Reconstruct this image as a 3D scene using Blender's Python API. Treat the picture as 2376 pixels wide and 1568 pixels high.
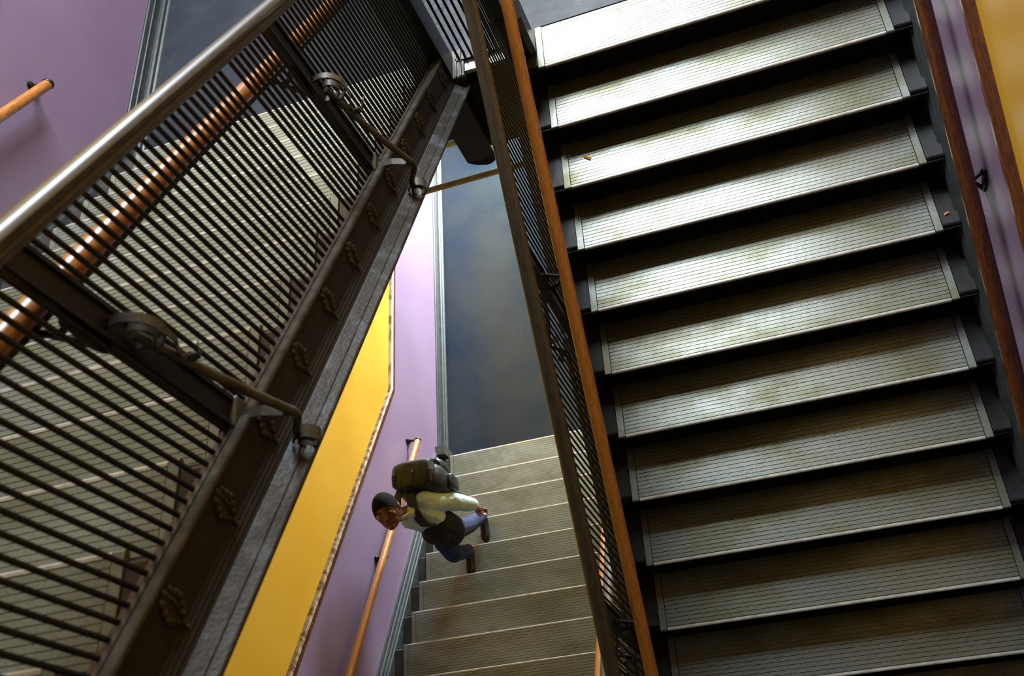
import bpy, math, random
from mathutils import Vector, Matrix, Euler

# ---------------------------------------------------------------- set-up
# lengths are laid out in riser heights (one riser = 0.165 m) and scaled by S
S = 0.165
T = 1.9023            # tread depth in risers
YR = -0.881           # y of the top nosing of the right flight
random.seed(7)
for o in list(bpy.data.objects):
    bpy.data.objects.remove(o)
sc = bpy.context.scene
col = sc.collection

# camera
cd = bpy.data.cameras.new('camera')
cam = bpy.data.objects.new('camera', cd)
col.objects.link(cam)
cam.location = (21.64637 * S, -26.25718 * S, 23.86346 * S)
cam.rotation_mode = 'XYZ'
cam.rotation_euler = (0.52022, 0.339552, -0.060803)
cd.sensor_width = 36.0
cd.lens = 2307.68 / 2376 * 36.0
cd.clip_start = 0.05
cd.dof.use_dof = True
cd.dof.focus_distance = 5.8
cd.dof.aperture_fstop = 3.2
sc.camera = cam

# world: the dull daylight that falls in from the open floors above
w = bpy.data.worlds.new('world')
sc.world = w
w.use_nodes = True
bg = w.node_tree.nodes['Background']
bg.inputs[0].default_value = (0.72, 0.90, 1.0, 1)
bg.inputs[1].default_value = 0.03

def area(name, loc, target, sx, sy, power, color):
    ld = bpy.data.lights.new(name, 'AREA')
    ld.shape = 'RECTANGLE'
    ld.size = sx * S
    ld.size_y = sy * S
    ld.energy = power
    ld.color = color
    o = bpy.data.objects.new(name, ld)
    o.location = Vector(loc) * S
    d = (Vector(target) - Vector(loc))
    o.rotation_euler = d.to_track_quat('-Z', 'Y').to_euler()
    col.objects.link(o)
    return o
# daylight through the tall stair window and through the window one storey lower
area('window_daylight', (12.5, 23.4, 24.5), (12.5, 0, 0), 15, 19, 860, (0.86, 0.93, 1.0))
area('lower_window_daylight', (13, 33.4, -23.5), (3, 2, -28), 14, 10, 1850, (0.86, 0.95, 1.0))

sc.view_settings.view_transform = 'Standard'
sc.view_settings.look = 'None'
sc.view_settings.gamma = 1.0
sc.view_settings.use_curve_mapping = False
sc.view_settings.exposure = 0.0
try:
    sc.cycles.max_bounces = 8
    sc.cycles.diffuse_bounces = 2
    sc.cycles.use_denoising = True
except Exception:
    pass

# ---------------------------------------------------------------- materials
def srgb(r, g, b):
    def f(c):
        c /= 255.0
        return c / 12.92 if c <= 0.04045 else ((c + 0.055) / 1.055) ** 2.4
    return (f(r), f(g), f(b), 1)

def mat(name, c1, c2=None, scale=4.0, rough=0.5, metal=0.0, bump=0.0, bscale=40.0, detail=4.0,
        stretch=(1, 1, 1), spec=0.5, rough2=None, lo=0.35, hi=0.65, coat=0.0, speck=None, sscale=120.0, slo=.62, shi=.7):
    m = bpy.data.materials.new(name)
    m.use_nodes = True
    nt = m.node_tree
    b = nt.nodes['Principled BSDF']
    b.inputs['Metallic'].default_value = metal
    b.inputs['Roughness'].default_value = rough
    b.inputs['Specular IOR Level'].default_value = spec
    if coat:
        b.inputs['Coat Weight'].default_value = coat
        b.inputs['Coat Roughness'].default_value = 0.12
    b.inputs['Base Color'].default_value = c1
    tc = nt.nodes.new('ShaderNodeNewGeometry')
    mp = nt.nodes.new('ShaderNodeMapping')
    mp.inputs['Scale'].default_value = stretch
    nt.links.new(tc.outputs['Position'], mp.inputs['Vector'])
    if c2 is not None:
        n = nt.nodes.new('ShaderNodeTexNoise')
        n.inputs['Scale'].default_value = scale
        n.inputs['Detail'].default_value = detail
        n.inputs['Roughness'].default_value = 0.6
        nt.links.new(mp.outputs[0], n.inputs['Vector'])
        mr = nt.nodes.new('ShaderNodeMapRange')
        mr.inputs['From Min'].default_value = lo
        mr.inputs['From Max'].default_value = hi
        nt.links.new(n.outputs['Fac'], mr.inputs['Value'])
        mx = nt.nodes.new('ShaderNodeMix')
        mx.data_type = 'RGBA'
        mx.inputs['A'].default_value = c1
        mx.inputs['B'].default_value = c2
        nt.links.new(mr.outputs[0], mx.inputs['Factor'])
        out = mx.outputs['Result']
        if speck is not None:
            n3 = nt.nodes.new('ShaderNodeTexNoise')
            n3.inputs['Scale'].default_value = sscale
            n3.inputs['Detail'].default_value = 2.0
            nt.links.new(tc.outputs['Position'], n3.inputs['Vector'])
            mr3 = nt.nodes.new('ShaderNodeMapRange')
            mr3.inputs['From Min'].default_value = slo
            mr3.inputs['From Max'].default_value = shi
            nt.links.new(n3.outputs['Fac'], mr3.inputs['Value'])
            m3 = nt.nodes.new('ShaderNodeMix')
            m3.data_type = 'RGBA'
            m3.inputs['B'].default_value = speck
            nt.links.new(mr3.outputs[0], m3.inputs['Factor'])
            nt.links.new(out, m3.inputs['A'])
            out = m3.outputs['Result']
        nt.links.new(out, b.inputs['Base Color'])
        if rough2 is not None:
            r2 = nt.nodes.new('ShaderNodeMapRange')
            r2.inputs['From Min'].default_value = lo
            r2.inputs['From Max'].default_value = hi
            r2.inputs['To Min'].default_value = rough
            r2.inputs['To Max'].default_value = rough2
            nt.links.new(n.outputs['Fac'], r2.inputs['Value'])
            nt.links.new(r2.outputs[0], b.inputs['Roughness'])
    if bump:
        n2 = nt.nodes.new('ShaderNodeTexNoise')
        n2.inputs['Scale'].default_value = bscale
        n2.inputs['Detail'].default_value = 3.0
        nt.links.new(mp.outputs[0], n2.inputs['Vector'])
        bp = nt.nodes.new('ShaderNodeBump')
        bp.inputs['Strength'].default_value = bump
        bp.inputs['Distance'].default_value = 0.01
        nt.links.new(n2.outputs['Fac'], bp.inputs['Height'])
        nt.links.new(bp.outputs[0], b.inputs['Normal'])
    return m

M = {}
M['purple'] = mat('purple_paint', srgb(134, 113, 139), srgb(127, 105, 132), 1.2, rough=0.46, bump=0.05, bscale=9)
M['yellow'] = mat('yellow_paint', srgb(208, 162, 50), srgb(201, 153, 38), 1.5, rough=0.42, bump=0.04, bscale=9, spec=.3)
M['cream'] = mat('cream_paint', srgb(196, 180, 120), srgb(170, 150, 92), 5, rough=0.4)
M['plate'] = mat('worn_grooved_metal', srgb(152, 158, 152), srgb(118, 118, 96), 3.2, rough=0.27, metal=0.8, bump=0.12,
                 bscale=260, rough2=0.38, speck=srgb(52, 50, 42), sscale=210, stretch=(0.7, 1.4, 1), lo=.36, hi=.62)
M['plate_lit'] = mat('dull_grey_grooved_metal', srgb(170, 176, 162), srgb(142, 144, 120), 3.2, rough=0.4, metal=0.3, bump=0.15,
                 bscale=260, rough2=0.5, speck=srgb(70, 68, 56), sscale=230, stretch=(0.7, 1.4, 1), lo=.36, hi=.62, slo=.6, shi=.72)  # duller and speckled; also paler, with the brighter light there put into the colour
M['groove'] = mat('groove_dirt', srgb(34, 33, 30), rough=0.8)
M['iron'] = mat('dark_iron_paint', srgb(28, 26, 22), srgb(22, 20, 16), 6, rough=0.42, spec=0.4)
M['iron_grey'] = mat('worn_grey_iron', srgb(98, 96, 88), srgb(66, 62, 52), 16, rough=0.45, metal=0.25, bump=0.1, bscale=90)
M['flange'] = mat('chipped_blue_grey_iron', srgb(54, 50, 43), srgb(90, 96, 104), 9, rough=0.55, bump=0.3, bscale=70, lo=.54, hi=.68)
M['panel'] = mat('brown_black_iron', srgb(42, 36, 27), srgb(34, 29, 21), 5, rough=0.65, bump=0.1, bscale=60, spec=.3)
M['leaf'] = mat('olive_brown_relief', srgb(58, 50, 32), srgb(38, 32, 20), 30, rough=0.6)
M['newel'] = mat('blue_black_newel_paint', srgb(24, 24, 26), rough=0.4)
M['rust'] = mat('rusty_ledge', srgb(92, 66, 44), srgb(118, 96, 86), 14, rough=0.7)
M['pan'] = mat('dark_steel_pan', srgb(50, 53, 56), srgb(40, 38, 34), 6, rough=0.33, metal=0.35)
M['sidepan'] = mat('grey_brown_steel', srgb(84, 80, 74), srgb(66, 60, 46), 8, rough=0.45, metal=0.2)
M['riser'] = mat('black_riser_paint', srgb(24, 23, 20), srgb(18, 17, 15), 5, rough=0.5, spec=.25)
M['black'] = mat('black_cavity_paint', srgb(17, 16, 15), rough=0.7, spec=.2)
M['railwood'] = mat('varnished_orange_wood', srgb(198, 132, 54), srgb(166, 98, 34), 30, rough=0.34, stretch=(6, .5, 1), coat=.2, bump=.03)
M['darkwood'] = mat('dark_red_brown_wood', srgb(104, 52, 22), srgb(62, 30, 14), 26, rough=0.34, stretch=(5, .5, 1), coat=.3)
M['rail_brown'] = mat('worn_brown_handrail', srgb(80, 72, 56), srgb(56, 49, 36), 22, rough=0.4, stretch=(5, .5, 1), coat=.15, spec=.6)
M['trim_wood'] = mat('worn_wood_trim', srgb(122, 84, 54), srgb(86, 54, 30), 20, rough=0.42, stretch=(1, .5, 3), coat=.1)
M['trim_pale'] = mat('worn_pale_trim_highlight', srgb(186, 168, 136), srgb(112, 82, 58), 14, rough=0.4, stretch=(1, .5, 3), lo=.45, hi=.6)  # worn upper strip of the trim, the highlight on it put into the colour
M['base'] = mat('dark_green_black_baseboard', srgb(46, 52, 54), srgb(60, 66, 66), 12, rough=0.42)
M['floor'] = mat('dark_blue_polished_floor', srgb(30, 44, 56), srgb(46, 54, 56), 1.2, rough=0.2, rough2=.34, spec=.3, bump=0.10, bscale=5, detail=6)
M['floor_up'] = mat('worn_polished_landing_floor', srgb(44, 50, 60), srgb(58, 64, 70), 2.0, rough=0.34, rough2=.46, spec=.16, bump=1.0, bscale=6, detail=6)
M['plaster'] = mat('grey_plaster', srgb(96, 98, 98), srgb(88, 90, 90), 2, rough=0.8)
M['glass'] = mat('window_glass', (0.8, 0.9, 0.95, 1), rough=0.05)
M['glass'].node_tree.nodes['Principled BSDF'].inputs['Transmission Weight'].default_value = 1.0
M['bright_edge'] = mat('bright_highlight_edge', srgb(222, 220, 208), srgb(186, 184, 170), 20, rough=0.3, metal=0.3)  # pale edge metal with the window's highlight put into the colour
M['paper_yellow'] = mat('yellow_paper', srgb(222, 160, 40), rough=0.7)
M['paper_orange'] = mat('orange_wrapper', srgb(226, 140, 80), rough=0.6)
M['skin'] = mat('dark_brown_skin', srgb(112, 66, 42), srgb(92, 52, 32), 12, rough=0.5)
M['lips'] = mat('lip_skin', srgb(104, 52, 42), rough=0.45)
M['hair'] = mat('short_black_hair', srgb(14, 12, 11), srgb(24, 20, 18), 160, rough=0.9, bump=.5, bscale=300, spec=.1)
M['eyewhite'] = mat('eye_white', srgb(196, 184, 168), rough=0.3)
M['pupil'] = mat('dark_iris', srgb(24, 14, 10), rough=0.2)
M['shirt'] = mat('pale_mint_cotton', srgb(206, 230, 228), srgb(178, 206, 206), 14, rough=0.9, bump=.4, bscale=30)
M['collar'] = mat('cream_collar', srgb(200, 206, 172), rough=0.9)
M['jeans'] = mat('blue_denim', srgb(22, 44, 86), srgb(12, 24, 54), 18, rough=0.85, bump=.3, bscale=60)
M['blackcloth'] = mat('black_cloth', srgb(16, 17, 22), srgb(22, 24, 30), 16, rough=0.85, bump=.3, bscale=40)
M['shoe'] = mat('black_leather', srgb(24, 20, 18), rough=0.35)
M['sole'] = mat('tan_sole', srgb(84, 70, 50), rough=0.7)
M['pack'] = mat('dark_green_nylon', srgb(9, 16, 15), srgb(24, 38, 32), 7, rough=0.5, bump=1.0, bscale=14)
M['strap'] = mat('grey_black_webbing', srgb(36, 38, 40), rough=0.7)
M['buckle'] = mat('pale_plastic', srgb(150, 156, 150), rough=0.4)

# ---------------------------------------------------------------- mesh helpers (input in risers)
class MB:
    def __init__(s):
        s.v = []; s.f = []; s.m = []
    def add(s, vs, fs, mi=0):
        b = len(s.v)
        s.v += [tuple(v) for v in vs]
        s.f += [tuple(i + b for i in f) for f in fs]
        s.m += [mi] * len(fs)
    def box(s, x0, x1, y0, y1, z0, z1, mi=0):
        vs = [(x, y, z) for z in (z0, z1) for y in (y0, y1) for x in (x0, x1)]
        s.add(vs, [(0, 2, 3, 1), (4, 5, 7, 6), (0, 1, 5, 4), (2, 6, 7, 3), (0, 4, 6, 2), (1, 3, 7, 5)], mi)
    def bbox(s, x0, x1, y0, y1, z0, z1, c=0.03, mi=0):
        # box with chamfered vertical and top edges
        def ring(z, k):
            a = [(x0 + k + c, y0 + k), (x1 - k - c, y0 + k), (x1 - k, y0 + k + c), (x1 - k, y1 - k - c),
                 (x1 - k - c, y1 - k), (x0 + k + c, y1 - k), (x0 + k, y1 - k - c), (x0 + k, y0 + k + c)]
            return [(p[0], p[1], z) for p in a]
        R_ = [ring(z0, 0), ring(z1 - c, 0), ring(z1, c)]
        s.rings(R_, True, mi)
    def rings(s, R_, cap=True, mi=0, closed=True):
        n = len(R_[0]); vs = [p for r in R_ for p in r]; fs = []
        for i in range(len(R_) - 1):
            for k in range(n if closed else n - 1):
                a = i * n + k; b = i * n + (k + 1) % n
                fs.append((a, b, b + n, a + n))
        if cap:
            fs.append(tuple(range(n))[::-1]); fs.append(tuple(range((len(R_) - 1) * n, len(R_) * n)))
        s.add(vs, fs, mi)
    def xprism(s, prof, x0, x1, mi=0):          # profile in (y,z) pushed along x
        s.rings([[(x0, a, b) for a, b in prof], [(x1, a, b) for a, b in prof]], True, mi)
    def yprism(s, prof, path, mi=0):            # profile in (x,dz) carried along (y,z) points, sections kept upright
        s.rings([[(a, y, z + b) for a, b in prof] for y, z in path], True, mi)
    def tube(s, pts, r, n=8, mi=0, flat=None):
        pts = [Vector(p) for p in pts]
        rs = r if isinstance(r, (list, tuple)) else [r] * len(pts)
        R_ = []; up = None
        for i, p in enumerate(pts):
            t = (pts[min(i + 1, len(pts) - 1)] - pts[max(i - 1, 0)]).normalized()
            if up is None:
                up = Vector((0, 0, 1)) if abs(t.z) < .9 else Vector((1, 0, 0))
            a = t.cross(up).normalized(); up = a.cross(t).normalized()
            R_.append([tuple(p + (a * math.cos(2 * math.pi * k / n) * (flat or 1) + up * math.sin(2 * math.pi * k / n)) * rs[i]) for k in range(n)])
        s.rings(R_, True, mi)
    def strip(s, pts, wdir, w, th, mi=0):       # flat bar along points; wdir = width direction
        pts = [Vector(p) for p in pts]; R_ = []
        for i, p in enumerate(pts):
            t = (pts[min(i + 1, len(pts) - 1)] - pts[max(i - 1, 0)]).normalized()
            wd = Vector(wdir[i] if isinstance(wdir, list) else wdir).normalized()
            nn = t.cross(wd).normalized()
            a = wd * w / 2; b = nn * th / 2
            R_.append([tuple(p - a - b), tuple(p + a - b), tuple(p + a + b), tuple(p - a + b)])
        s.rings(R_, True, mi)
    def ell(s, c, rx, ry, rz, rot=None, nu=12, nv=8, mi=0):
        R_ = []
        for j in range(1, nv):
            ph = math.pi * j / nv - math.pi / 2
            ring = []
            for k in range(nu):
                th = 2 * math.pi * k / nu
                q = Vector((rx * math.cos(ph) * math.cos(th), ry * math.cos(ph) * math.sin(th), rz * math.sin(ph)))
                if rot: q = rot @ q
                ring.append(tuple(Vector(c) + q))
            R_.append(ring)
        s.rings(R_, True, mi)
    def capsule(s, a, b, ra, rb, n=12, fl=1.0, side=None, mi=0):
        a = Vector(a); b = Vector(b); t = (b - a).normalized()
        sd = Vector(side) if side else (Vector((0, 0, 1)) if abs(t.z) < .9 else Vector((1, 0, 0)))
        u = (sd - t * sd.dot(t)).normalized(); v = t.cross(u)
        R_ = []
        def ring(c, r): R_.append([tuple(c + u * math.cos(2 * math.pi * k / n) * r + v * math.sin(2 * math.pi * k / n) * r * fl) for k in range(n)])
        for q in (.95, .7, .35): ring(a - t * ra * q, ra * math.sqrt(1 - q * q))
        ring(a, ra); ring((a + b) / 2, (ra + rb) / 2); ring(b, rb)
        for q in (.35, .7, .95): ring(b + t * rb * q, rb * math.sqrt(1 - q * q))
        s.rings(R_, True, mi)

def mesh(name, mb, mats, smooth=False, org=(0, 0, 0)):
    me = bpy.data.meshes.new(name)
    me.from_pydata([((v[0] - org[0]) * S, (v[1] - org[1]) * S, (v[2] - org[2]) * S) for v in mb.v], [], mb.f)
    if not isinstance(mats, (list, tuple)): mats = [mats]
    for m in mats: me.materials.append(m)
    if len(mats) > 1: me.polygons.foreach_set('material_index', mb.m)
    me.update()
    import bmesh
    bm = bmesh.new(); bm.from_mesh(me); bmesh.ops.recalc_face_normals(bm, faces=bm.faces); bm.to_mesh(me); bm.free()
    if smooth:
        me.polygons.foreach_set('use_smooth', [True] * len(me.polygons))
        try: me.set_sharp_from_angle(angle=math.radians(smooth if smooth is not True else 40))
        except Exception: pass
    return me

def place(name, me, parent=None, loc=(0, 0, 0)):
    # loc in world risers; a child is stored relative to its parent
    o = bpy.data.objects.new(name, me)
    col.objects.link(o)
    o['w'] = list(loc)
    base = Vector(loc)
    if parent is not None:
        o.parent = parent
        base = base - Vector(parent['w'])
    o.location = base * S
    return o

def part(name, mb, mats, parent=None, smooth=False, org=None):
    org = org if org is not None else (0, 0, 0)
    return place(name, mesh(name, mb, mats, smooth, org), parent, org)

def empty(name, loc):
    o = bpy.data.objects.new(name, None)
    col.objects.link(o); o.empty_display_size = .1
    o.location = Vector(loc) * S; o['w'] = list(loc)
    return o

def tag(o, label, cat, group=None):
    o['label'] = label; o['category'] = cat
    if group: o['group'] = group
    return o

def struct(name, mb, mats, smooth=False):
    o = part(name, mb, mats, None, smooth); o['kind'] = 'structure'
    return o

# ---------------------------------------------------------------- the setting
XW0, XW1 = -0.85, 27.8      # faces of the two side walls
YF, YB = 32.0, -40.0        # far window wall and the wall behind the camera
ZT, ZB = 46.0, -36.0
def profB(y, z0=0.0, h=8.0):      # paint line over the left-hand flights (they climb towards -y)
    y1 = 1.5
    if y >= y1: return z0 + 8.1
    if y <= -28.5 + y1: return z0 + 8.1 + (28.5 / T)
    return z0 + 8.1 + (y1 - y) / T
def strip_wall(x, levels, sgn):
    # levels: list of (base polyline, trim polyline); rest of the wall is yellow
    mb = MB()
    for lo, hi, mi in levels:
        ys = sorted(set([p[0] for p in lo] + [p[0] for p in hi]))
        def ev(pl, y):
            pl = sorted(pl)
            for a, b in zip(pl, pl[1:]):
                if a[0] - 1e-6 <= y <= b[0] + 1e-6:
                    return a[1] + (b[1] - a[1]) * (y - a[0]) / (b[0] - a[0])
        for ya, yb in zip(ys, ys[1:]):
            q = [(ya, ev(lo, ya)), (yb, ev(lo, yb)), (yb, ev(hi, yb)), (ya, ev(hi, ya))]
            mb.rings([[(x, a, b) for a, b in q], [(x + sgn * 1.0, a, b) for a, b in q]], True, mi)
    return mb
E15 = 28.5 / T
baseP = [(YB, -31 + E15), (-28.5, -31 + E15), (0, -31), (YF, -31)]
trimP = [(YB, -31 + 8.1 + E15), (1.5 - 28.5, -31 + 8.1 + E15), (1.5, -31 + 8.1), (YF, -31 + 8.1)]
up = lambda pl, d: [(a, b + d) for a, b in pl]
bot = [(YB, ZB), (YF, ZB)]; top = [(YB, ZT), (YF, ZT)]
struct('wall_left', strip_wall(XW0, [(bot, baseP, 1), (baseP, trimP, 0), (trimP, up(baseP, 31), 1),
                                     (up(baseP, 31), up(trimP, 31), 0), (up(trimP, 31), top, 1)], -1), [M['purple'], M['yellow']])
# right wall follows the flight that climbs towards +y
hR = 7.25
bR = [(YB, -15), (-28.0, -15), (0.0, 0), (YF, 0)]
tR = [(YB, -15 + hR + 0.3), (-28.9, -15 + hR + 0.3), (YR + 1.5, hR + 0.7), (YF, hR + 0.7)]
struct('wall_right', strip_wall(XW1, [(bot, bR, 1), (bR, tR, 0), (tR, top, 1)], 1), [M['purple'], M['yellow']])

# far wall with its two window openings
def wall_y(y, th, openings, mi=0):
    mb = MB()
    xs = sorted(set([XW0 - 1, XW1 + 1] + [o[0] for o in openings] + [o[1] for o in openings]))
    zs = sorted(set([ZB, ZT] + [o[2] for o in openings] + [o[3] for o in openings]))
    for xa, xb in zip(xs, xs[1:]):
        for za, zb in zip(zs, zs[1:]):
            cx, cz = (xa + xb) / 2, (za + zb) / 2
            if any(o[0] < cx < o[1] and o[2] < cz < o[3] for o in openings): continue
            mb.box(xa, xb, y, y + th, za, zb, mi)
    return mb
W_UP = (4.5, 20.5, 14.0, 35.0)
YU = 22.0           # unseen upper window wall, set nearer to make the daylight fall off faster
W_LO = (5.5, 20.5, -29.0, -18.0)
ZT0 = ZT; ZT = -3.2
struct('wall_far', wall_y(YF, 1.0, [W_LO]), M['plaster'])
ZT = ZT0; ZB0 = ZB; ZB = -3.2
struct('wall_far_upper', wall_y(YU, 1.0, [W_UP]), M['plaster'])
ZB = ZB0
struct('wall_rear', wall_y(YB - 1, 1.0, []), M['plaster'])
for wi, (x0, x1, z0, z1) in enumerate((W_UP, W_LO)):
    mb = MB(); fw = 0.35; YF0 = YF; YF = YU if wi == 0 else YF
    mb.box(x0, x0 + fw, YF - .2, YF + .5, z0, z1); mb.box(x1 - fw, x1, YF - .2, YF + .5, z0, z1)
    mb.box(x0, x1, YF - .2, YF + .5, z0, z0 + fw); mb.box(x0, x1, YF - .2, YF + .5, z1 - fw, z1)
    mb.box((x0 + x1) / 2 - .15, (x0 + x1) / 2 + .15, YF, YF + .4, z0, z1)
    mb.box(x0, x1, YF, YF + .4, (z0 + z1) / 2 - .15, (z0 + z1) / 2 + .15)
    struct('window_%d' % (wi + 1), mb, M['cream']); YF = YF0

# floors and landings
mb = MB(); mb.box(XW0 - 1, XW1 + 1, -34, YF, -32.2, -31)
struct('floor', mb, M['floor'])
mb = MB()
mb.box(XW0, 12.2, 0.15, YU, -3.2, 0)
mb.box(12.2, 14.95, 0.5, YU, -3.2, 0)
mb.box(14.95, XW1, YR + 1.97, YU, -3.2, 0)
mb.box(15.35, 15.70, YR + .12, YR + 1.97, -.3, 0)
mb.box(14.95, XW1, YR + .45, YR + 1.97, -3.2, -0.24)
struct('landing_floor', mb, M['floor_up'])
mb = MB(); mb.box(XW0, XW1, -40, -28.9, -16.6, -15)
struct('half_landing_floor', mb, M['floor'])
mb = MB(); mb.box(XW0, XW1, -40, -28.9, 14.6, 16)
struct('upper_half_landing_floor', mb, M['floor'])
# deep beam that closes the landing towards the well
mb = MB(); mb.box(12.4, 14.7, 0.12, 0.5, -3.9, -0.02)
mb.box(12.6, 14.7, -0.02, 0.12, -3.9, -0.5)
mb.box(XW0, 12.4, 0.18, 0.5, -3.2, -.02)
struct('trim_1', mb, M['black'])
mb = MB(); mb.box(12.75, 14.62, 0.0, 0.42, -0.1, 0.06)
struct('trim_2', mb, M['bright_edge'])  # landing edge strip, pale because the window light is put into its colour
mb = MB(); mb.box(XW0 - 1, XW1 + 1, YB - 1, YF + 1, ZT, ZT + 1)
# baseboards on the landings
bprof = [(-.85, 1.0), (-.78, 1.02), (-.74, .98), (-.74, .74), (-.70, .72), (-.70, .66), (-.76, .64), (-.76, .34), (-.66, .32), (-.60, .26), (-.60, .12),
         (-.55, .1), (-.50, .04), (-.48, -.02), (-.85, -.02)]
for nm, z, y0 in (('baseboard_left', -31, 0.1), ('baseboard_left_upper', 0, 0.1)):
    mb = MB(); mb.yprism(bprof, [(y0, z), (YF if z < 0 else YU, z)])
    struct(nm, mb, M['base'], 30)
mb = MB(); mb.box(XW1 - .3, XW1, YR + 1, YU, 0, 1.0)
struct('baseboard_right', mb, M['base'])

# wood chair rails that part purple from yellow
tprof = [(-.85, -.22), (-.68, -.20), (-.62, -.14), (-.62, -.02), (-.70, .02), (-.70, .08), (-.60, .12), (-.58, .2), (-.64, .28), (-.85, .30)]
n = 3
for dz in (0, 31):
    pth = [(min(a, YU if dz else YF), b + dz - .1) for a, b in trimP]
    mb = MB(); mb.yprism([(-.85, -.24), (-.68, -.22), (-.62, -.16), (-.62, -.02), (-.70, .02), (-.85, .02)], pth)
    struct('trim_%d' % n, mb, M['darkwood'], 30); n += 1
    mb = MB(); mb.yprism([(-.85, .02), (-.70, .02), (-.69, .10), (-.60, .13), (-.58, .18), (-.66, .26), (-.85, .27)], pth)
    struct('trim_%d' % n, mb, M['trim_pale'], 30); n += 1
tpr = [(XW1 - (a + .85), b) for a, b in tprof]
mb = MB(); mb.yprism([(a * 1.0, b * 1.3) for a, b in tpr], [(min(a, YU), b) for a, b in tR])
struct('trim_%d' % n, mb, M['darkwood'], 30)

# ---------------------------------------------------------------- stair flights
def plate_mesh(W, b):
    # grooved wearing plate, nosing at y=0, going back along b*y
    mb = MB(); pr = [(.085, -.13), (.085, -.004), (.10, -.004)]
    y = .10; per = .1385
    while y < 1.9:
        pr += [(y, -.022), (y + .02, -.022), (y + .02, 0)]
        y = min(y + per, 1.95); pr.append((y, 0))
    pr += [(1.95, -.13)]
    g = .24
    mb.xprism([(b * a, c) for a, c in pr], g, W - g, 0)
    fr = [(.05, -.13), (.0, -.10), (-.012, -.05), (.0, -.004), (.03, .008), (1.95, .008), (1.95, -.13)]
    for xa, xb in ((0, g - .025), (W - g + .025, W)):
        mb.xprism([(b * a, c) for a, c in fr], xa, xb, 0)
    # dark joint under the frame line
    mb.xprism([(b * a, c) for a, c in [(.02, -.12), (.02, -.03), (1.9, -.03), (1.9, -.12)]], g - .03, g + .005, 1)
    mb.xprism([(b * a, c) for a, c in [(.02, -.12), (.02, -.03), (1.9, -.03), (1.9, -.12)]], W - g - .005, W - g + .03, 1)
    # polished lip on the nose, its highlight put into the colour
    mb.xprism([(b * a, c) for a, c in [(.05, -.13), (.0, -.10), (-.012, -.05), (.0, -.012), (.03, 0), (.088, 0), (.088, -.13)]], g, W - g, 2)
    return mb

def pan_mesh(W, l, r, b):
    mb = MB()
    pr = [(.14, -.30), (.10, -.22), (.10, -.135), (2.33, -.135), (2.33, -.22)]
    mb.xprism([(b * a, c) for a, c in pr], -l, W + r, 0)
    for xa, xb in ((-l, -.03), (W + .03, W + r)):
        q = [(.20, -.20), (.16, -.10), (.19, -.045), (.24, -.03), (1.92, -.03), (1.92, -.20)]
        mb.xprism([(b * a, c) for a, c in q], xa, xb, 0)
    return mb

def riser_mesh(W, l, r, b):
    mb = MB()
    ya, yb = sorted((b * .30, b * .36))
    mb.box(-l, W + r, ya, yb, -1.12, -.2)
    return mb

def flight(name, label, x0, W, l, r, b, steps, org, panmat):
    root = empty(name, org)
    tag(root, label, 'stairs', 'steel stair flights')
    me_p = mesh('tread_plate', plate_mesh(W, b), [M['plate'] if b > 0 else M['plate_lit'], M['groove'], M['bright_edge']])
    me_t = mesh('tread', pan_mesh(W, l, r, b), panmat)
    me_r = mesh('riser', riser_mesh(W, l, r, b), M['riser'])
    for (y, z) in steps:
        t = place('tread', me_t, root, (x0, y, z))
        place('tread_plate', me_p, t, (x0, y, z))
        place('riser', me_r, t, (x0, y, z))
    return root

# profile of the outer stringer, x measured outwards from the well side
def stringer(parent, sx, x0, path, inner_depth=-2.0):
    # x = x0 + sx*u, u grows towards the well
    f = lambda pr: [(x0 + sx * u, v) for u, v in pr]
    mb = MB()
    mb.yprism(f([(.42, -.12), (.42, -1.62), (.02, -1.62), (.02, -.2), (.10, -.14)]), path)
    part('stringer', mb, M['panel'], parent)
    mb = MB()
    mb.yprism(f([(-.06, -.2), (-.06, -.1), (.16, -.1), (.16, -.2)]), path)
    part('ledge', mb, M['rust'], parent)
    mb = MB()
    mb.yprism(f([(.16, -.16), (.16, .02), (.25, .02), (.26, -.03), (.29, -.03), (.30, .02), (.44, .02), (.46, -.02), (.46, -.09), (.43, -.13)]), path)
    part('stringer_cap', mb, M['iron_grey'], parent)
    mb = MB()
    mb.yprism(f([(.42, -.93), (.44, -.98), (.44, -1.02), (.47, -1.07), (.47, -1.11), (.50, -1.16), (.50, -1.2), (.53, -1.26), (.42, -1.32)]), path)
    part('moulding', mb, M['panel'], parent)
    mb = MB()
    mb.yprism(f([(.42, -1.24), (.53, -1.26), (.56, -1.27), (.76, -1.43), (.77, -1.46), (.79, -1.46), (.80, -1.44), (.93, -1.53), (.95, -1.56), (.95, -1.63), (.42, -1.70)]), path)
    part('bottom_flange', mb, M['flange'], parent)

def wall_stringer(parent, side, xw, path, top=.5):
    f = lambda pr: [(xw + side * u, v) for u, v in pr]
    mb = MB()
    mb.yprism(f([(0, top + .02), (.10, top + .02), (.12, top - .03), (.12, top - .16), (.17, top - .18), (.2, top - .24), (.2, top - .42), (.27, top - .44), (.29, top - .5),
                 (.29, top - .6), (.34, top - .62), (.36, top - .68), (.36, -1.6), (0, -1.6)]), path)
    part('wall_stringer', mb, M['base'], parent)

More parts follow.
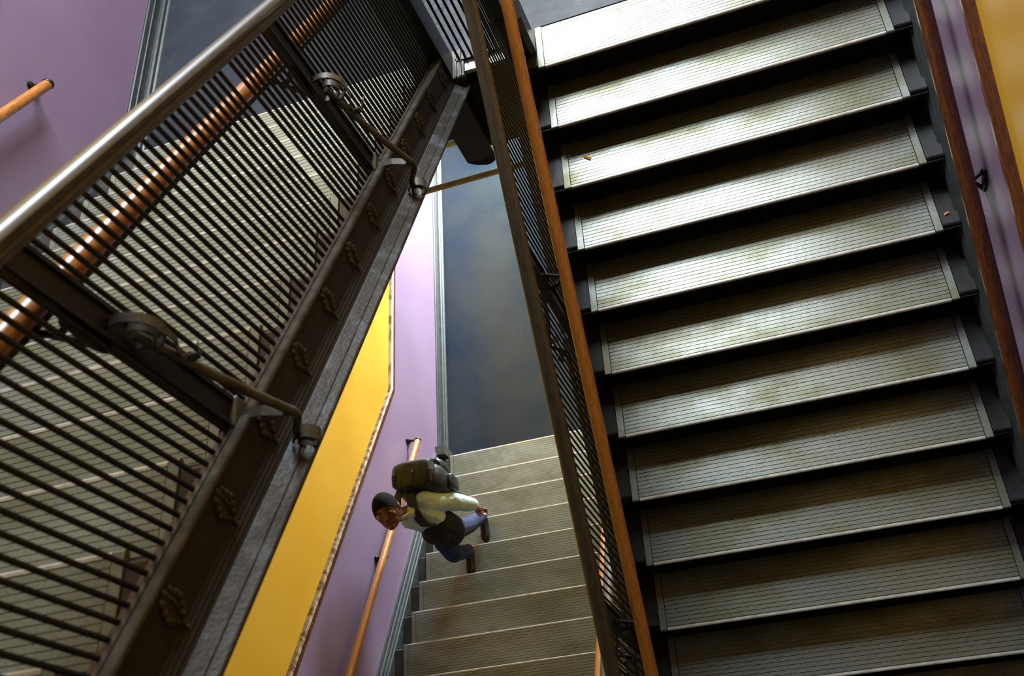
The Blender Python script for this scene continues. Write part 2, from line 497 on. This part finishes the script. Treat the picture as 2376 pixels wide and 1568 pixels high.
def leaf_mesh(sgn):
    # acanthus leaf relief hanging on the stringer face, local origin at its centre
    mb = MB()
    r0 = Matrix.Identity(3)
    for k, (dy, dz, w_, h_) in enumerate([(0, .34, .07, .12), (.10, .28, .06, .10), (-.10, .28, .06, .10), (0, .18, .08, .14), (.14, .14, .07, .09), (-.14, .14, .07, .09),
                                          (.17, 0, .07, .09), (-.17, 0, .07, .09), (0, 0, .07, .2), (.12, -.12, .065, .09), (-.12, -.12, .065, .09),
                                          (.06, -.24, .06, .09), (-.06, -.24, .06, .09), (0, -.38, .055, .09), (0, -.48, .05, .05)]):
        rot = Matrix.Rotation(-.4838 + dy * -2.0, 3, 'X'); q = Matrix.Rotation(-.4838, 3, 'X') @ Vector((0, dy * 1.4, dz * .80))
        mb.ell((sgn * .012, q.y, q.z), .055, w_ * 1.15, h_ * .85, rot, 8, 5)
    mb.ell((0, 0, .05), .05, .19, .30, Matrix.Rotation(-.4838, 3, 'X'), 10, 6)
    mb.ell((sgn * .03, 0, .0), .07, .03, .32, Matrix.Rotation(-.4838, 3, 'X'), 7, 4)
    return mb

def brace(parent, x0, s, y, zc, dirr):
    # wrought iron side brace: scroll at the post, bar swung out and bent back to the stringer, scroll at its foot
    br = empty('brace', (x0, y, zc)); br.parent = parent
    br.location = (Vector((x0, y, zc)) - Vector(parent['w'])) * S
    X = lambda u: x0 + s * u
    mb = MB()
    mb.tube([(X(.10), y, zc + 3.0), (X(.20), y, zc + 2.5), (X(.40), y, zc + 1.6), (X(.63), y, zc + .7), (X(.86), y, zc - .05), (X(.93), y, zc - .25), (X(.91), y, zc - .45), (X(.80), y, zc - .62),
             (X(.66), y, zc - .84), (X(.56), y, zc - 1.0)], [.08, .085, .09, .09, .085, .085, .08, .08, .07, .07], 10)
    part('rod', mb, M['iron_grey'], br, True)
    mb = MB()
    mb.strip([(X(.05), y, zc + .02), (X(.45), y, zc + .0), (X(.90), y, zc - .22)], (0, 1, 0), .20, .04)
    part('flat_stay', mb, M['iron_grey'], br)
    # top scroll: a ring of flat bar lying in the x-z plane, seen as a wheel
    mb = MB(); pts = []
    for k in range(27):
        a = -math.pi * .5 + k / 26 * math.pi * 3.2
        r = .42 - .30 * max(0, k - 12) / 14 * 1.0
        pts.append((X(.17 + r * math.cos(a)), y + 0, zc + 3.02 + r * math.sin(a)))
    mb.strip(pts, (0, 1, 0), .17, .04)
    part('scroll', mb, M['iron_grey'], br, True)
    mb = MB(); pts = []
    for k in range(22):
        a = math.pi * .9 - k / 21 * math.pi * 2.9
        r = .27 - .15 * k / 21
        pts.append((X(.66 + r * math.cos(a)), y, zc - 1.25 + r * math.sin(a)))
    mb.strip(pts, (0, 1, 0), .26, .05)
    part('scroll', mb, M['iron_grey'], br, True)
    mb = MB(); mb.strip([(X(.58), y, zc + 2.9), (X(.56), y, zc + 2.6), (X(.42), y, zc + 2.35), (X(.38), y, zc + 2.15), (X(.46), y, zc + 2.0), (X(.62), y, zc + 2.05), (X(.70), y, zc + 2.25), (X(.80), y, zc + 2.38)], (0, 1, 0), .12, .03)
    mb.ell((X(.5), y, zc + 2.08), .09, .08, .09, None, 8, 6)
    part('curl', mb, M['iron_grey'], br, True)
    return br

HB = 5.55    # height of the top rail over the nosing line
def bar_mesh(rr):
    mb = MB(); mb.rings([[(rr * math.cos(math.pi * k / 4), rr * math.sin(math.pi * k / 4), z) for k in range(8)] for z in (0, HB - .02)], True)
    return mesh('baluster', mb, M['iron'], 50)
ME_BAL = bar_mesh(.048); ME_BAL_THIN = bar_mesh(.033)
post_mb = MB()
post_mb.box(-.05, .05, -.24, .24, 0, HB - .05)
post_mb.box(-.11, .11, -.27, -.19, 0, HB - .05); post_mb.box(-.11, .11, .19, .27, 0, HB - .05)
ME_POST = mesh('post', post_mb, M['iron'])
foot_mb = MB(); foot_mb.bbox(-.16, .16, -.32, .32, -.1, .22, .04)
ME_FOOT = mesh('post_foot', foot_mb, M['iron_grey'])

def balustrade(label, xc, s, line, y0, y1, posts, skip, group, z_top_path):
    # line(y) = nosing line; bars run from y0 (far) down to y1
    root = empty('balustrade', (xc, y0, line(y0)))
    tag(root, label, 'railing', group)
    y = y0; k = 0
    while y > y1:
        near = any(abs(y - p_) < .34 for p_ in posts)
        if not near and not any(abs(y - q) < .14 for q in skip):
            place('baluster', ME_BAL if s > 0 and line(0) > 0 else ME_BAL_THIN, root, (xc, y, line(y) - .14))
        y -= .2686; k += 1
    for p_ in posts:
        po = place('post', ME_POST, root, (xc, p_, line(p_) - .12))
        place('post_foot', ME_FOOT, po, (xc, p_, line(p_) + .0))
        brace(root, xc + s * .1, s, p_, line(p_), s)
    # moulded top rail
    mb = MB()
    pr = [(-.12, -.28), (.12, -.28), (.13, -.20), (.17, -.17), (.17, -.12), (.14, -.09), (.20, -.03), (.225, .05), (.20, .13), (.13, .19), (.05, .215), (-.05, .215),
          (-.13, .19), (-.20, .13), (-.225, .05), (-.20, -.03), (-.14, -.09), (-.17, -.12), (-.17, -.17), (-.13, -.20)]
    mb.yprism([(xc + a, b) for a, b in pr], z_top_path)
    part('top_rail', mb, M['rail_brown'], root, 35)
    return root

lineB = lambda z0: (lambda y: z0 + 1 - y / T)
lineR = lambda y: (y - YR) / T
stepsB = [(-(j - 1) * T, j) for j in range(1, 17)]
XS = 12.12      # inner start of the left stringers
for z0, lab, blab in ((0, 'upper left stair flight of grooved treads seen through the balusters', 'balustrade crossing the left of the view with two scrolled braces'),
                      (-31, 'lower stair flight of pale grooved treads the person climbs', 'lower balustrade glimpsed behind the centre railing')):
    st = [(y, z + z0) for y, z in stepsB]
    fl = flight('stair_flight', lab, 0.0, 11.56, .5, .60, -1, st, (6, 0, z0), M['sidepan'])
    ln = lineB(z0)
    path = [(-0.1, ln(-.1)), (-28.9, ln(-28.9))]
    stringer(fl, 1, XS, path)
    wall_stringer(fl, 1, XW0, [(0.3, ln(.3)), (-28.9, ln(-28.9))])
    lm = mesh('leaf_ornament', leaf_mesh(1), M['leaf'], True)
    for k in range(14):
        y = -1.05 - k * T
        place('leaf_ornament', lm, fl, (XS + .42, y, ln(y) - .55))
    skip = [-11.1] if z0 == 0 else []
    balustrade(blab, 12.25, 1, ln, -0.55, -28.6, (-8.4, -18.2), skip, 'stair balustrades',
               [(0.0, ln(0) + HB), (-28.9, ln(-28.9) + HB)])

stR = [(YR - k * T, -k) for k in range(0, 15)]
fr = flight('stair_flight', 'right-hand stair flight of wide grooved treads nearest the camera', 15.715, 11.24, .70, .55, 1, stR, (21, YR, 0), M['pan'])
pR = [(-.3, lineR(-.3)), (-28.6, lineR(-28.6))]
stringer(fr, -1, 15.18, pR)
wall_stringer(fr, -1, XW1, [(YR + .6, lineR(YR + .6)), (-28.6, lineR(-28.6))], .25)
balustrade('centre balustrade beside the right-hand flight with brown top rail', 15.0, -1, lineR, -1.0, -28.4, (-9.0, -18.4), [], 'stair balustrades',
           [(0.0, lineR(0) + HB), (-28.6, lineR(-28.6) + HB)])

# short balustrade on the landing between the newels
lb = tag(empty('landing_balustrade', (13.6, .55, 0)), 'short row of straight bars on landing edge between newel posts', 'railing')
mb = MB(); mb.box(12.75, 14.6, .46, .58, .06, .2); part('bottom_rail', mb, M['iron'], lb)
mb = MB(); mb.box(12.7, 14.6, .38, .66, 5.4, 5.6); part('top_rail', mb, M['rail_brown'], lb)
for k in range(7):
    place('baluster', ME_BAL, lb, (12.9 + k * .24, .52, .1))

# newel posts
def newel(label, x0, x1, zlo, zhi, zf, sgn, short=False):
    r = tag(empty('newel_post', ((x0 + x1) / 2, .27, zlo)), label, 'post', 'newel posts')
    xm = (x0 + x1) / 2
    mb = MB()
    if short:
        xa, xb = (x0, x1)
        mb.bbox(xa, xb, -.3, .85, zf - .9, zf + 1.9, .18)
        mb.box(x0 + .1, x1 - .45, -.15, .7, zf + 1.9, zhi)
        mb.box(xa, xb, -.3, .85, zlo, zf - .9)
    else:
        mb.box(x0, x1, -.3, .85, zlo, zhi)
        for a, b_, c_, d_ in ((x0 - .03, x0 + .1, -.33, -.2), (x1 - .1, x1 + .03, -.33, -.2)):
            mb.box(a, b_, c_, d_, zf + .3, zhi)
    part('shaft', mb, M['newel'] if not short else M['pan'], r)
    mb = MB()
    q = [(x0, zlo), (x0 + .12, zlo - .12), (x0 + .35, zlo - .28), (xm + .1, zlo - .40), (x1 - .3, zlo - .38), (x1, zlo - .2), (x1, zlo)]
    mb.rings([[(a, -.3, b) for a, b in q], [(a, .85, b) for a, b in q]], True)
    part('drop_finial', mb, M['black'], r)
    mb = MB(); mb.box(x0 - .1, x1 + .1, -.4, .95, zhi, zhi + .2); mb.box(x0 + .05, x1 - .05, -.25, .8, zhi + .2, zhi + .4)
    part('cap', mb, M['iron'], r)
    return r
nl = newel('tall dark square newel post at foot of the upper left flight', 11.45, 12.62, -4.2, 7.4, 0, 1)
mb = MB()
for k in range(5):
    mb.box(12.64 + k * .085, 12.64 + k * .085 + .06, -.28, 1.0, -.1, .16 + (.04 if k in (1, 3) else 0))
mb.box(12.62, 13.05, -.3, 1.02, -.12, .13)
part('ribbed_shoe', mb, M['iron_grey'], nl)
newel('newel post with chamfered grey shoulder at head of right-hand flight', 14.6, 15.7, -4.2, 7.4, 0, -1, True)
newel('newel post at foot of the lower flight', 11.45, 12.62, -30.6, -24.6, -31, 1)
mb = MB(); mb.box(-.85, -.2, .05, .65, -31, -29.6)
lbk = struct('trim_9', mb, M['iron_grey'])

# ---------------------------------------------------------------- round handrails on brackets
def handrail(label, x, path, mats, brk, side, r=.185, group='round handrails', flat=False, xw=None, endcap=True):
    root = empty('handrail', (x, path[0][0], path[0][1]))
    tag(root, label, 'handrail', group)
    mb = MB(); mb.tube([(x, a, b) for a, b in path], r, 16)
    part('rail', mb, mats, root, True)
    if flat:
        mb = MB(); mb.yprism([(x - .10, -.30), (x + .10, -.30), (x + .10, -.16), (x - .10, -.16)], path)
        part('steel_bar', mb, M['pan'], root)
    def ev(y):
        for a, b in zip(path, path[1:]):
            if min(a[0], b[0]) <= y <= max(a[0], b[0]): return a[1] + (b[1] - a[1]) * (y - a[0]) / (b[0] - a[0])
        return path[0][1]
    for y in brk:
        z = ev(y); mb = MB()
        mb.tube([(x, y, z - .2), (x, y, z - .38), (x + side * .25, y, z - .52), (xw - side * .02, y + .1, z - .35)], .065, 8)
        mb.tube([(x + side * .1, y, z - .45), (x + side * .4, y, z - .85), (xw - side * .02, y, z - 1.1)], .06, 8)
        rot = Matrix.Identity(3)
        mb.ell((xw - side * .03, y, z - .7), .07, .16, .52, None, 10, 8)
        mb.ell((xw - side * .06, y + .02, z - .3), .10, .11, .13, None, 8, 6)
        part('bracket', mb, M['iron'], root, True)
    if endcap:
        y, z = path[0]
        mb = MB(); mb.ell((x, y + .02, z), r * 1.18, .16, r * 1.18, None, 12, 8)
        mb.tube([(x, y, z), (x + side * .3, y + .05, z + .02), (xw - side * .02, y + .08, z + .02)], [.1, .08, .1], 8)
        mb.ell((xw - side * .05, y + .08, z), .1, .16, .30, None, 10, 8)
        part('end_bracket', mb, M['iron'], root, True)
    return root
for z0, lab, yk in ((0, 'wall handrail on purple wall at top left, ending in iron bracket', -.45), (-31, 'orange wood wall handrail the person climbs beside', -.81)):
    ln = lineB(z0)
    handrail(lab, -.2, [(yk, ln(yk) + 4.15), (-28, ln(-28) + 4.15)], M['railwood'], (-9.13, -17.5, -26), -1, xw=XW0)
for z0, lab in ((0, 'inner handrail glinting orange behind the left balusters'), (-31, 'inner orange handrail along right side of lower flight')):
    ln = lineB(z0)
    handrail(lab, 11.6, [(-1.5, ln(-1.5) + 4.15), (-28, ln(-28) + 4.15)], M['railwood'], (-8.7, -18.5), 1, r=.2, xw=12.2, flat=True, endcap=False)
handrail('orange-brown wood handrail left of the wide right-hand treads', 15.85, [(0.2, lineR(.2) + 4.2), (-28, lineR(-28) + 4.2)], M['railwood'], (-9.1, -18.5), -1, r=.2, xw=15.05, flat=False, endcap=False)
handrail('dark red-brown handrail on right-hand purple wall', 27.22, [(0.4, lineR(.4) + 4.2), (-28, lineR(-28) + 4.2)], M['darkwood'], (-1.2, -9.2, -17.4), 1, r=.22, xw=XW1, endcap=False)

# cream pipes below the landing
for y, lab in ((.42, 'cream pipe under the landing edge, nearer the camera'), (2.62, 'cream pipe under the landing behind the newel drop')):
    mb = MB(); mb.tube([(XW0, y, -6), (16, y + .1, -6)], .13, 12)
    for x in (-.6, 15.95): mb.tube([(x, y, -6), (x, y, -3.2)], .05, 6)
    o = part('pipe', mb, M['cream'], None, True, (XW0, y, -6)); tag(o, lab, 'pipe', 'cream pipes')

# litter on the treads
def scrap(name, label, c, a, l, w_, m):
    mb = MB(); ca, sa = math.cos(a), math.sin(a)
    for i, (u0, u1, h0, h1) in enumerate(((-.5, 0, .0, .03), (0, .5, .03, .01))):
        vs = []
        for (u, h) in ((u0, h0), (u1, h1)):
            for v_ in (-.5, .5):
                x, y = u * l, v_ * w_
                for t in (0, .012): vs.append((c[0] + x * ca - y * sa, c[1] + x * sa + y * ca, c[2] + h + t))
        mb.add(vs, [(0, 2, 6, 4), (1, 5, 7, 3), (0, 1, 3, 2), (4, 6, 7, 5), (0, 4, 5, 1), (2, 3, 7, 6)])
    o = part(name, mb, m, None, False, c); tag(o, label, 'litter')
scrap('paper_scrap', 'small yellow paper strip on dark back of a tread, upper left of right flight', (16.62, -3.6, -1.99), -.7, .28, .10, M['paper_yellow'])
scrap('wrapper_scrap', 'tiny orange scrap at right end of a tread beside wall stringer', (27.2, -7.9, -4.02), .3, .16, .07, M['paper_orange'])

# ---------------------------------------------------------------- the person
P0 = (2.9, -7.9, -26.0)
person = tag(empty('person', P0), 'person in pale shirt and jeans climbing the lower flight, looking up', 'person')
def remeshed(name, mb, m, vox, parent=person, smooth=3):
    o = part(name, mb, m, parent, True, P0)
    md = o.modifiers.new('remesh', 'REMESH'); md.mode = 'VOXEL'; md.voxel_size = vox; md.use_smooth_shade = True
    if smooth:
        s2 = o.modifiers.new('smooth', 'SMOOTH'); s2.iterations = smooth; s2.factor = .5
    return o
V3 = Vector
HC = V3((1.90, -8.20, -17.35)) + V3((-.186, -.129, -.019))       # head centre
Vc = V3((0.3998, -0.3616, 0.8423)); Rt = V3((0.941, -0.0572, -0.3331)); Up = V3((0.2218, 0.8636, 0.4526))
fw = (Vc * .92 - Rt * .12 - Up * .30).normalized()
hu = (-Rt * .46 + Up * .88); hu = (hu - fw * hu.dot(fw)).normalized()
hx = hu.cross(fw).normalized() * 1.0        # towards image right-hand side of the face
HM = Matrix((hx, fw, hu)).transposed()      # local (x, forward, up)
HM0 = HM.copy(); HM = HM * 1.25
def H(x, f_, u): return HC + HM @ V3((x, f_, u))
neck = V3((2.2, -8.15, -18.5)); chest = V3((2.52, -7.95, -19.3)); belly = V3((2.80, -7.95, -20.7)); pelvis = V3((3.02, -8.1, -21.9))
Ls = V3((3.02, -7.55, -18.95)); Rs = V3((2.12, -8.3, -19.1))
Le = V3((3.75, -7.1, -20.6)); Lw = V3((4.5, -6.98, -21.9))
Re = V3((2.35, -8.15, -20.7)); Rw = V3((2.8, -8.2, -21.8))
Lh = V3((3.28, -8.0, -22.2)); Rh = V3((2.72, -8.55, -22.2))
Lk = V3((3.2, -7.0, -24.5)); La = V3((3.28, -5.95, -26.35))
Rk = V3((2.66, -8.80, -23.6)); Ra = V3((2.72, -8.1, -25.55))
mb = MB()
mb.ell(HC, .50, .60, .70, HM, 20, 16)
mb.ell(H(0, .22, -.30), .37, .36, .42, HM, 16, 12)            # jaw
mb.ell(H(0, .50, -.56), .16, .14, .13, HM, 10, 8)             # chin
mb.ell(H(0, .47, .13), .34, .08, .07, HM, 12, 8)              # brow
mb.capsule(H(0, .55, .10), H(0, .68, -.16), .055, .085)       # nose
mb.ell(H(.07, .61, -.18), .05, .05, .045, HM, 8, 6); mb.ell(H(-.07, .61, -.18), .05, .05, .045, HM, 8, 6)
for s_ in (-1, 1):
    mb.ell(H(s_ * .25, .44, -.12), .13, .10, .12, HM, 10, 8)   # cheeks
    mb.ell(H(s_ * .51, -.02, -.05), .055, .11, .17, HM, 8, 6)  # ears
mb.capsule(H(0, -.08, -.40), neck, .30, .33)
mb.capsule(neck, chest, .36, .6, fl=.75, side=(1, 0, 0)); mb.capsule(chest, belly, .62, .60, fl=.75, side=(1, 0, 0)); mb.capsule(belly, pelvis, .62, .68, fl=.8, side=(1, 0, 0))
mb.capsule(Ls, Rs, .36, .36)
for a, b, c_, k_, l_ in ((Ls, Le, Lw, .30, .24), (Rs, Re, Rw, .30, .24)):
    mb.capsule(a, b, k_, l_); mb.capsule(b, c_, l_, .16)
for h_, k_, a_ in ((Lh, Lk, La), (Rh, Rk, Ra)):
    mb.capsule(h_, k_, .46, .32); mb.capsule(k_, a_, .31, .20)
    toe = V3((a_.x + .0, a_.y - .85, a_.z - .38)); mb.capsule(a_ + V3((0, .05, -.3)), toe, .14, .11)
def hand(w_, d, side):
    d = d.normalized(); sd = (V3(side) - d * V3(side).dot(d)).normalized(); nn = d.cross(sd)
    pc = w_ + d * .28
    mb.capsule(w_, w_ + d * .45, .13, .20, fl=.55, side=sd)
    for i, (o_, l_) in enumerate(((-.17, .40), (-.06, .47), (.06, .45), (.17, .36))):
        a = w_ + d * .55 + sd * o_
        b = a + d * l_ * .5 + nn * .06; c_ = b + d * l_ * .38 + nn * .18
        mb.capsule(a, b, .056, .052, 8); mb.capsule(b, c_, .052, .042, 8)
    a = w_ + d * .2 + sd * -.16; b = a + d * .22 - sd * .2 + nn * .06; c_ = b + d * .18 - sd * .03 + nn * .08
    mb.capsule(a, b, .07, .06, 8); mb.capsule(b, c_, .06, .048, 8)
hand(Lw, V3((.25, -.25, -1)), (0, 1, .1)); hand(Rw, Rw - Re + V3((0, -.4, 0)), (1, 0, 0))
remeshed('body', mb, M['skin'], .0055)
# shirt
mb = MB()
mb.capsule(neck + V3((.04, 0, -.12)), chest, .47, .80, fl=.72, side=(1, 0, 0)); mb.capsule(chest, belly + V3((0, 0, .25)), .82, .80, fl=.72, side=(1, 0, 0))
mb.capsule(Ls, Rs, .46, .46)
mb.capsule(Ls, Le, .54, .50); mb.capsule(Le, Lw - (Lw - Le).normalized() * .12, .50, .36)
mb.ell(Le + V3((.02, 0, .1)), .52, .48, .50, None, 12, 8)
mb.capsule(Rs, Re, .44, .38); mb.capsule(Re, Rw, .38, .26)
for i in range(5):
    t_ = .2 + i * .17; c_ = Ls.lerp(Le, t_) if i < 3 else Le.lerp(Lw, (t_ - .6) * 1.8)
    mb.ell(c_, .47 - .03 * i, .44 - .03 * i, .10, Matrix.Rotation(.5 + .3 * i, 3, 'Y'), 12, 6)
remeshed('shirt', mb, M['shirt'], .009, smooth=2)
mb = MB()
pts = []
for k in range(15):
    a = -math.pi * .80 + k / 14 * math.pi * 1.6
    pts.append(neck + V3((-.08, 0, .16)) + HM @ V3((.44 * math.sin(a), .46 * math.cos(a) + .02, -.10)) * 1.0)
mb.strip(pts, V3((-.25, 0, 1)), .26, .07)
part('collar', mb, M['collar'], person, True, P0)
# jacket tied round the waist, jeans
mb = MB()
mb.capsule(belly + V3((0, -.05, -.1)), pelvis, .92, .95)
mb.ell((2.78, -8.45, -21.1), .85, .62, .62, None, 14, 10)
mb.ell(pelvis + V3((-.1, -.2, -.1)), .85, .8, .7, None, 14, 10)
mb.capsule(pelvis + V3((-.3, -.2, .2)), Rk + V3((-.02, .05, .2)), .62, .52)
remeshed('waist_jacket', mb, M['blackcloth'], .011, smooth=2)
mb = MB()
mb.capsule(Lh, Rh, .55, .55)
mb.capsule(Lh, Lk, .60, .46); mb.capsule(Lk, La + V3((0, 0, .12)), .45, .38)
mb.capsule(Rh, Rk, .60, .48); mb.capsule(Rk, Ra + V3((0, 0, .12)), .44, .38)
for a_ in (La, Ra): mb.ell(a_ + V3((0, 0, .15)), .40, .42, .16, None, 12, 8)
remeshed('jeans', mb, M['jeans'], .010, smooth=2)
for a_, zf in ((La, -27.0), (Ra, -26.0)):
    mb = MB()
    mb.capsule((a_.x, a_.y + .02, zf + .34), (a_.x - .0, a_.y - .98, zf + .22), .26, .22, 14, fl=.95)
    mb.ell((a_.x, a_.y + .0, zf + .5), .27, .30, .30, None, 12, 8)
    mb.ell((a_.x, a_.y - .85, zf + .20), .27, .40, .19, None, 12, 8)
    sh = remeshed('shoe', mb, M['shoe'], .008, smooth=2)
    mb = MB(); R_ = []
    for z_ in (zf + .005, zf + .10):
        ring = []
        for k in range(16):
            th = 2 * math.pi * k / 16
            ring.append((a_.x + (.25 + .04 * (math.sin(th) < 0)) * math.cos(th), a_.y - .45 + .84 * math.sin(th), z_))
        R_.append(ring)
    mb.rings(R_, True)
    o = part('sole', mb, M['sole'], sh, True, P0)
    mb = MB()
    for k in range(4):
        mb.tube([(a_.x - .14, a_.y - .35 - k * .12, zf + .49 - k * .035), (a_.x + .14, a_.y - .39 - k * .12, zf + .49 - k * .035)], .02, 5)
    part('lace', mb, M['buckle'], sh, True, P0)
# hair and face
mb = MB()
for j in range(0, 9):
    ph = j / 8 * math.pi * .56
    ring = []
    for k in range(24):
        th = 2 * math.pi * k / 24
        # th=90deg is forward; hairline higher at the front
        lim = 0.95 - .30 * max(0, math.sin(th)) ** 2 + .10 * max(0, -math.sin(th))
        p_ = ph * lim
        ring.append(H(.53 * math.sin(p_) * math.cos(th), -.02 + .63 * math.sin(p_) * math.sin(th), .73 * math.cos(p_)))
    if j == 0: ring = [H(.02 * math.cos(2 * math.pi * k / 24), -.03 + .02 * math.sin(2 * math.pi * k / 24), .73) for k in range(24)]
    if j == 0: R_ = []
    R_.append([tuple(q) for q in ring])
for j in (8, 4, 0):
    R_.append([tuple(HC + (V3(q) - HC) * .86) for q in R_[j]])
mb.rings(R_, True)
part('hair', mb, M['hair'], person, True, P0)
for s_ in (-1, 1):
    mb = MB(); mb.ell(H(s_ * .205, .515, .02), .088, .05, .045, HM, 12, 8)
    e = part('eye', mb, M['eyewhite'], person, True, P0)
    mb = MB(); mb.ell(H(s_ * .205, .558, .02), .04, .02, .04, HM, 10, 6)
    part('iris', mb, M['pupil'], e, True, P0)
    mb = MB(); mb.tube([H(s_ * .10, .58, .13), H(s_ * .21, .575, .175), H(s_ * .33, .50, .14)], [.02, .03, .015], 6)
    part('eyebrow', mb, M['hair'], person, True, P0)
mb = MB()
mb.tube([H(-.15, .53, -.345), H(-.06, .595, -.32), H(0, .60, -.335), H(.06, .595, -.32), H(.15, .53, -.345)], [.015, .04, .035, .04, .015], 8)
mb.tube([H(-.14, .53, -.365), H(0, .60, -.40), H(.14, .53, -.365)], [.015, .05, .015], 8)
part('mouth', mb, M['lips'], person, True, P0)

# rucksack on the back
PK = V3((2.8, -6.4, -19.9))
pk = tag(empty('backpack', PK), 'bulky dark green backpack hanging on the climbing person', 'bag')
def pkell(c_, r_, pw=.55, n=20, m_=14):
    # superellipsoid so the bag keeps its boxy shape
    R_ = []
    sg = lambda x: math.copysign(abs(x) ** pw, x)
    for j in range(1, m_):
        ph = math.pi * j / m_ - math.pi / 2
        R_.append([(c_[0] + r_[0] * sg(math.cos(ph)) * sg(math.cos(2 * math.pi * k / n)),
                    c_[1] + r_[1] * sg(math.cos(ph)) * sg(math.sin(2 * math.pi * k / n)), c_[2] + r_[2] * sg(math.sin(ph))) for k in range(n)])
    return R_
mb = MB(); mb.rings(pkell((2.72, -6.38, -19.75), (1.28, .82, 1.5)), True)
o = part('main_compartment', mb, M['pack'], pk, True, tuple(PK))
mb = MB(); mb.rings(pkell((2.8, -5.4, -20.2), (.95, .42, .85)), True)
part('front_pocket', mb, M['pack'], pk, True, tuple(PK))
mb = MB(); mb.rings(pkell((1.45, -6.3, -20.2), (.22, .42, .6)), True)
part('side_pocket', mb, M['pack'], pk, True, tuple(PK))
mb = MB(); mb.rings(pkell((4.0, -6.3, -20.2), (.22, .42, .6)), True)
part('side_pocket', mb, M['pack'], pk, True, tuple(PK))
mb = MB(); mb.rings(pkell((2.68, -6.3, -18.35), (1.15, .76, .30)), True)
part('lid', mb, M['pack'], pk, True, tuple(PK))
mb = MB(); mb.tube([(1.4, -5.72, -18.75), (2.5, -5.62, -18.7), (3.6, -5.72, -18.75)], .035, 6)
mb.tube([(1.75, -5.1, -19.75), (2.5, -5.06, -19.6), (3.25, -5.1, -19.75)], .03, 6)
part('zip', mb, M['strap'], pk, True, tuple(PK))
for sx in (1.75, 2.75, 3.7):
    mb = MB(); mb.strip([(sx, -6.9, -18.1), (sx, -6.3, -18.02), (sx, -5.72, -18.2), (sx, -5.52, -18.7), (sx, -5.5, -19.4)], (1, 0, 0), .13, .05)
    part('compression_strap', mb, M['strap'], pk, False, tuple(PK))
mb = MB(); mb.tube([(2.3, -7.1, -18.45), (2.35, -7.1, -18.2), (2.6, -7.1, -18.2), (2.65, -7.1, -18.45)], .05, 6)
part('grab_handle', mb, M['strap'], pk, True, tuple(PK))
mb = MB()
pts = [(2.38, -7.0, -18.5), (2.45, -7.4, -18.42), (2.55, -7.75, -18.42), (2.68, -8.12, -18.42), (2.78, -8.46, -18.78), (2.88, -8.64, -19.25), (3.12, -8.58, -19.7)]
mb.strip(pts, (1, .1, 0.1), .46, .09)
part('shoulder_strap', mb, M['strap'], pk, True, tuple(PK))
mb = MB()
pts = [(1.85, -6.9, -18.6), (1.75, -7.3, -18.5), (1.72, -7.8, -18.55), (1.7, -8.3, -18.8)]
mb.strip(pts, (1, 0, 0.1), .40, .08)
part('shoulder_strap', mb, M['strap'], pk, True, tuple(PK))
mb = MB(); mb.strip([(3.55, -6.3, -21.0), (3.9, -6.4, -21.5), (4.05, -6.6, -21.9)], (0, 1, 0), .2, .05)
part('loose_strap', mb, M['strap'], pk, True, tuple(PK))
